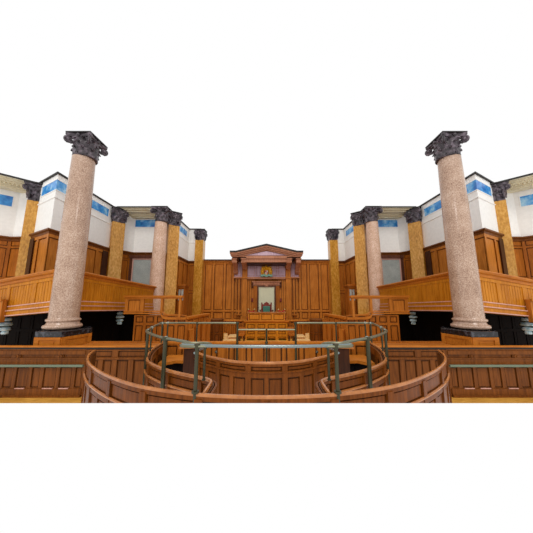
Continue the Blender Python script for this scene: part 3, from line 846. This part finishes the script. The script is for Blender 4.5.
for sx in (-1, 1):
    t = MB(); t.tube([(sx*(w2+.1), YC, zs+.3), (sx*(w2+.12), YC-.3, zs+.32), (sx*(w2+.1), YC-.5, zs+.28)], .035, 8); t.tube([(sx*(w2+.1), YC-.5, zs-.06), (sx*(w2+.1), YC-.5, zs+.28)], .03, 8); t.build('armrest', 'dark_frame', root)
    for yy in (YC-.5, YC): 
        t = MB(); t.tube([(sx*w2, yy, zs-.45), (sx*w2, yy, zs-.05)], .035, 8); t.build('leg', 'mahogany', root)
# platform behind the bench
t = MB(); t.box(-1.0, 1.0, 11.75, 12.85, 0, zs-.45)
tag(t.build('platform', 'dark'), 'raised oak platform behind the judge bench carrying the chairs', 'platform')
# red chairs
for S, side in SIDES:
    YR = 12.45; xa = xat(248.4, YR, 311); xb = xat(254.6, YR, 311); zr = zat(310.6, YR)
    root = thing('red_chair', 'red leather armchair with brass knobs at the %s end of the judge bench' % side, 'chair', (S*(xa+xb)/2, YR, zs-.45))
    pts = []
    for i in range(9):
        u = i/8; pts.append((xa+(xb-xa)*u, YR+.1*math.sin(math.pi*u), zr-.09*math.sin(math.pi*u)))
    MB(S).tube(pts, .05, 8).build('top_roll', 'red', root, smooth=True)
    t = MB(S); t.loft([[(x, y, z-.5), (x, y+.04, z-.5), (x, y+.04, z), (x, y, z)] for x, y, z in pts]); t.build('backrest', 'red', root)
    t = MB(S); t.box(xa, xb, YR-.4, YR+.02, zs-.09, zs); t.build('seat', 'red', root)
    for xx in (xa, xb):
        t = MB(S); t.tube([(xx, YR, zs-.45), (xx, YR, zr)], .022, 8); t.ball((xx, YR, zr+.06), .05); t.build('post', 'brass', root, smooth=True)
        t = MB(S); t.tube([(xx, YR-.38, zs-.45), (xx, YR-.38, zs-.08)], .025, 6); t.build('leg', 'mahogany', root)

# tall pale panel behind the chair
YD = 13.0
root = thing('framed_panel', 'tall pale green panel in a dark frame behind the judge chair', 'panel', (0, YD, zs-.45))
xa = -xat(258.6, YD, 300); zt = zat(286.8, YD)
MB().box(-xa, xa, YD, YD+.05, zs-.45, zt).build('pane', 'blind', root)
t = MB()
for sx in (-1, 1): t.box(min(sx*xa, sx*(xa+.08)), max(sx*xa, sx*(xa+.08)), YD-.06, YD+.1, zs-.45, zt+.06)
t.box(-xa, xa, YD-.06, YD+.1, zt, zt+.06); t.build('frame', 'dark_frame', root)
t = MB()
for sx in (-1, 1): t.box(min(sx*(xa+.08), sx*(xa+.3)), max(sx*(xa+.08), sx*(xa+.3)), YD-.02, YD+.15, zs-.45, zt+.1)
t.build('side_jamb', 'mid', root)
t = MB(); za = zat(284.7, YD); zb_ = zat(281.6, YD); xh = -xat(253.5, YD, 283)
t.box(-xa-.3, xa+.3, YD-.03, YD+.15, zt+.06, za).box(-xh, xh, YD-.1, YD+.15, za, zb_-.05).box(-xh-.08, xh+.08, YD-.16, YD+.15, zb_-.05, zb_)
t.prism_y([(-.1, za-.1), (.1, za-.1), (0, za+.08)], YD-.12, YD-.02); t.build('lintel', 'canopy', root)
for sx in (-1, 1):
    t = MB(); x0 = sx*(xh+.06); t.prism_x([(YD+.1, za-.16), (YD-.06, za-.16), (YD-.1, za-.05), (YD-.06, za), (YD-.14, zb_), (YD+.1, zb_)], x0-.05, x0+.05); t.build('bracket', 'dark_frame', root)

# canopy
YF = 12.0; YW = 13.22
Z = lambda y: zat(y, YF)
XF = lambda p, y=255: -xat(p, YF, y)
root = thing('canopy', 'carved oak pedimented canopy over the judge chair on heavy brackets', 'canopy', (0, YW, 1))
xe = XF(229.8); za = Z(251.6); zap = Z(244.6); xi = XF(238, 252)
gable = [(-xe, za), (-xi-.1, za), (0, zap), (xi+.1, za), (xe, za)]
# sloping and level roof mouldings
t = MB()
def ribbon(pts, y0, y1, dz0, dz1): t.loft([[(x, y0, z+dz0), (x, y1, z+dz0), (x, y1, z+dz1), (x, y0, z+dz1)] for x, z in pts])
ribbon(gable, YF-.06, YW, -.04, .045); t.build('roof_edge', 'black', root)
t = MB(); ribbon(gable, YF-.02, YW, -.12, -.04); ribbon([(x*.985, z) for x, z in gable], YF+.04, YW, -.2, -.12); ribbon([(x*.95, z) for x, z in gable], YF+.1, YW, -.27, -.2); t.build('cornice', 'canopy', root)
t = MB(); zf0, zf1 = Z(261.7), Z(254.5)
xb = XF(232.8, 257)
t.prism_y([(-xi-.05, za-.2), (xi+.05, za-.2), (0, zap-.2)], YF+.22, YW)            # tympanum
t.box(-xb, xb, YF+.14, YW, Z(256.4), za-.2); xc = XF(246, 259); t.box(-xc, xc, YF+.2, YW, zf0, Z(256.4)); t.box(-xc, xc, YF+.14, YF+.2, Z(258), Z(256.4)); t.box(-xc, xc, YF+.16, YF+.2, zf0, zf0+.05)
t.build('frieze', 'canopy', root)
t = MB(); t.prism_y([(-xi*.75, za-.17), (xi*.75, za-.17), (0, zap-.32)], YF+.17, YF+.22); t.build('tympanum_panel', 'canopy_face', root)
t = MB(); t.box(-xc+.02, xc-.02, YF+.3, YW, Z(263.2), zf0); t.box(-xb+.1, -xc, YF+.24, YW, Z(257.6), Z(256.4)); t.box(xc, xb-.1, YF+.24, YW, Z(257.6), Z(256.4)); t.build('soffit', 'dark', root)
zf0 = Z(257.2)
# brackets: two pairs
for S in (1, -1):
    for px, w_ in ((244, .13), (234.5, .11)):
        x = xat(px, 12.3, 262); t = MB(S)
        zb = zat(275.5, 12.9) if px < 240 else zat(269.5, 12.9)
        prof = [(YW, zf0), (YF+.22, zf0), (YF+.24, zf0-.22), (YF+.38, zf0-.34), (YF+.58, zf0-.40), (YF+.78, zf0-.56), (YF+.98, zb+.1), (YW, zb)]
        t.prism_x(prof, x-w_, x+w_); t.box(x-w_-.04, x+w_+.04, YF+.2, YW, zf0-.07, zf0)
        t.tube([(x-w_-.02, YF+.33, zf0-.2), (x+w_+.02, YF+.33, zf0-.2)], .1, 10).tube([(x-w_-.02, YF+.95, zb+.22), (x+w_+.02, YF+.95, zb+.22)], .08, 10)
        t.build('bracket', 'canopy', root, smooth=True)
    # engaged pilasters carrying the canopy
    x = xat(244.6, 12.95, 290); t = MB(S); t.box(x-.14, x+.14, 12.95, YW, 0, zat(268, 12.95)); t.box(x-.18, x+.18, 12.9, YW, zat(278.5, 12.95), zat(277, 12.95)); t.box(x-.2, x+.2, 12.88, YW, 0, zat(316, 12.9)); t.build('pilaster', 'wall', root)
    x0, x1 = xat(234.8, 13.1, 270), xat(242.2, 13.1, 270)
    pth = Path([(x0, 13.1), (x1, 13.1)])
    t = MB(S); panelled(t, pth, 0, pth.L, [zat(276.8, 13.1), zat(262, 13.1)], 1, thick=.1, d=.03, stile=.1, rail=.1); t.build('side_frieze', 'canopy_face', root)
    t = MB(S); t.box(x0-.05, x1, 13.0, YW, zat(278, 13), zat(276.6, 13)); t.build('moulding', 'canopy', root)
    t = MB(S); pth = Path([(x0+.1, 13.12), (x1, 13.12)]); panelled(t, pth, 0, pth.L, [1.0, zat(311, 13.1), zat(278, 13.1)], 2, thick=.1, d=.03, stile=.08, rail=.1); t.build('side_panel', 'wall', root)
# purple-brown frieze behind the arms
xf = -xat(246.6, 13.05, 270); pth = Path([(-xf, 13.05), (xf, 13.05)])
t = MB(); panelled(t, pth, 0, pth.L, [zat(277, 13.05), zat(264, 13.05)], 0, thick=.2, d=.03, stile=.09, rail=.1, raise_=.02, cols=[0, .5, pth.L-.5, pth.L]); t.build('back_frieze', 'canopy_face', root)
t = MB(); t.box(-xf, xf, 12.93, 13.2, zat(279, 13), zat(277, 13)); t.build('shelf_moulding', 'canopy', root)
t = MB()
for a, b in ((-xf, -xat(257.6, 13, 300)*1.0-.32), (0, 0)):
    pass
for S in (1, -1):
    pth = Path([(-xf, 13.1), (xat(254.6, 13.1, 300), 13.1)])
    t = MB(S); panelled(t, pth, 0, pth.L, [zs-.45, zat(279, 13.1)], 2, thick=.1, d=.03, stile=.07, rail=.1)
    t.build('inner_panel', 'wall', root)
    t = MB(S); x = xat(252.3, 13, 299.5); z = zat(299.6, 13); t.box(x-.05, x+.05, 13.03, 13.08, z-.12, z+.08); t.tube([(x, 13.0, z-.02), (x, 12.97, z-.1)], .02); t.build('wall_plaque', 'mahogany', root)

# coat of arms
YA = 12.9; X0 = 0; zc = zat(270.5, YA); k = .72/12.5   # metres per photo pixel at that distance is ~.057
root = thing('coat_of_arms', 'gilded carved coat of arms with crown, shield and two rampant supporters', 'coat of arms', (0, YA, zat(276.8, YA)))
px = lambda p, y: (xat(p, YA, y), zat(y, YA))
def P3(p, y, dy=0): a = px(p, y); return (a[0], YA+dy, a[1])
def shp(q): return [px(266.5+dx*q, 272.4+dy*q) for dx, dy in ((-1.7, -2.4), (-.6, -2.1), (.6, -2.1), (1.7, -2.4), (1.8, -.2), (1.2, 1.7), (0, 3.0), (-1.2, 1.7), (-1.8, -.2))]
t = MB(); t.prism_y(shp(1.0), YA-.04, YA+.1); sh = t.build('shield', 'gold', root)
t = MB(); t.prism_y(shp(.8), YA-.055, YA-.03); t.build('shield_field', 'silver', sh)
t = MB(); t.prism_y([px(264.9, 270.6), px(266.4, 270.9), px(266.4, 272.3), px(265.0, 272.3)], YA-.065, YA-.04).prism_y([px(266.6, 272.5), px(268.0, 272.5), px(267.4, 273.8), px(266.6, 274.5)], YA-.065, YA-.04); t.build('shield_quarter', 'red', sh)
# helm, crown and the little crest lion
t = MB(); c0 = P3(266.5, 270)
t.lathe([(.10, zat(270.2, YA)), (.115, zat(269.4, YA)), (.09, zat(268.6, YA)), (.11, zat(268.4, YA)), (.125, zat(267.4, YA)), (.10, zat(266.9, YA)), (.03, zat(266.5, YA))], (0, YA+.03), 16)
for a in range(8):
    q = a*math.pi/4; t.ball((.11*math.cos(q), YA+.03+.11*math.sin(q), zat(267.1, YA)), .026)
cr = t.build('crown', 'gold', root, smooth=True)
t = MB(); t.tube([P3(265.7, 266.5), P3(265.9, 265.9), P3(266.7, 265.6), P3(267.1, 265.1)], [.03, .045, .05, .045], 8).ball(P3(266.5, 264.7, -.01), .055)
t.tube([P3(266.9, 265.7), P3(267.3, 266.5)], .022, 6).tube([P3(265.8, 265.9), P3(265.2, 265.4), P3(265.4, 264.8)], .016, 6); t.build('crest_lion', 'gold', cr, smooth=True)
for S in (1, -1):
    t = MB(S)
    # mantling scroll beside the helm
    t.tube([P3(265.2, 269.4), P3(264.2, 268.3), P3(264.4, 267.0), P3(263.6, 266.3)], [.04, .05, .045, .02], 8); t.build('mantling', 'gold', root, smooth=True)
    t = MB(S)
    t.tube([P3(262.9, 273.6), P3(262.4, 272.4), P3(262.5, 271.0), P3(262.9, 269.8), P3(262.8, 268.9)], [.05, .075, .06, .085, .065], 10)      # body and maned neck
    t.ball(P3(262.7, 268.3, -.02), .085); t.tube([P3(262.9, 268.3, -.04), P3(263.6, 268.6, -.06)], [.055, .035], 8)                          # head and muzzle
    t.ball(P3(262.3, 267.5), .028)                                                                                                          # ear
    t.tube([P3(262.9, 269.8, -.03), P3(263.9, 269.5, -.05), P3(264.6, 270.1, -.06)], [.05, .035, .03], 6); t.tube([P3(262.8, 270.6, -.03), P3(263.8, 271.3, -.05), P3(264.6, 271.3, -.06)], [.05, .035, .03], 6)
    t.tube([P3(262.7, 273, -.03), P3(263.7, 273.5, -.05), P3(263.5, 274.6, -.03), P3(264.1, 275.2, -.04)], [.065, .045, .03, .028], 6); t.tube([P3(262.3, 273.2), P3(261.6, 274.2), P3(262.0, 275.3)], [.065, .04, .03], 6)
    t.tube([P3(262.2, 273.4), P3(261.2, 273.2), P3(260.8, 271.8), P3(261.3, 270.6), P3(260.9, 269.6)], [.022, .024, .026, .03, .045], 6)
    su = t.build('supporter', 'gold', root, smooth=True)
    t = MB(S); t.tube([P3(262.7, 267.7), P3(262.7, 266.9)], [.055, .07], 8).ball(P3(262.7, 266.6), .035); t.build('supporter_crown', 'gold', su, smooth=True)
t = MB()
pts = [px(260.6, 275.2), px(262, 275.8), px(264, 275.0), px(266.5, 276.0), px(269, 275.0), px(271, 275.8), px(272.4, 275.2)]
t.loft([[(x, YA-.07, z-.06), (x, YA+.02, z-.06), (x, YA+.02, z+.05), (x, YA-.07, z+.05)] for x, z in pts]); t.build('motto_ribbon', 'ribbon', root)
t = MB(); a = px(260.8, 277); b = px(272.2, 276); t.box(a[0], b[0], YA-.03, 13.05, a[1], b[1]); t.build('base', 'dark_frame', root)
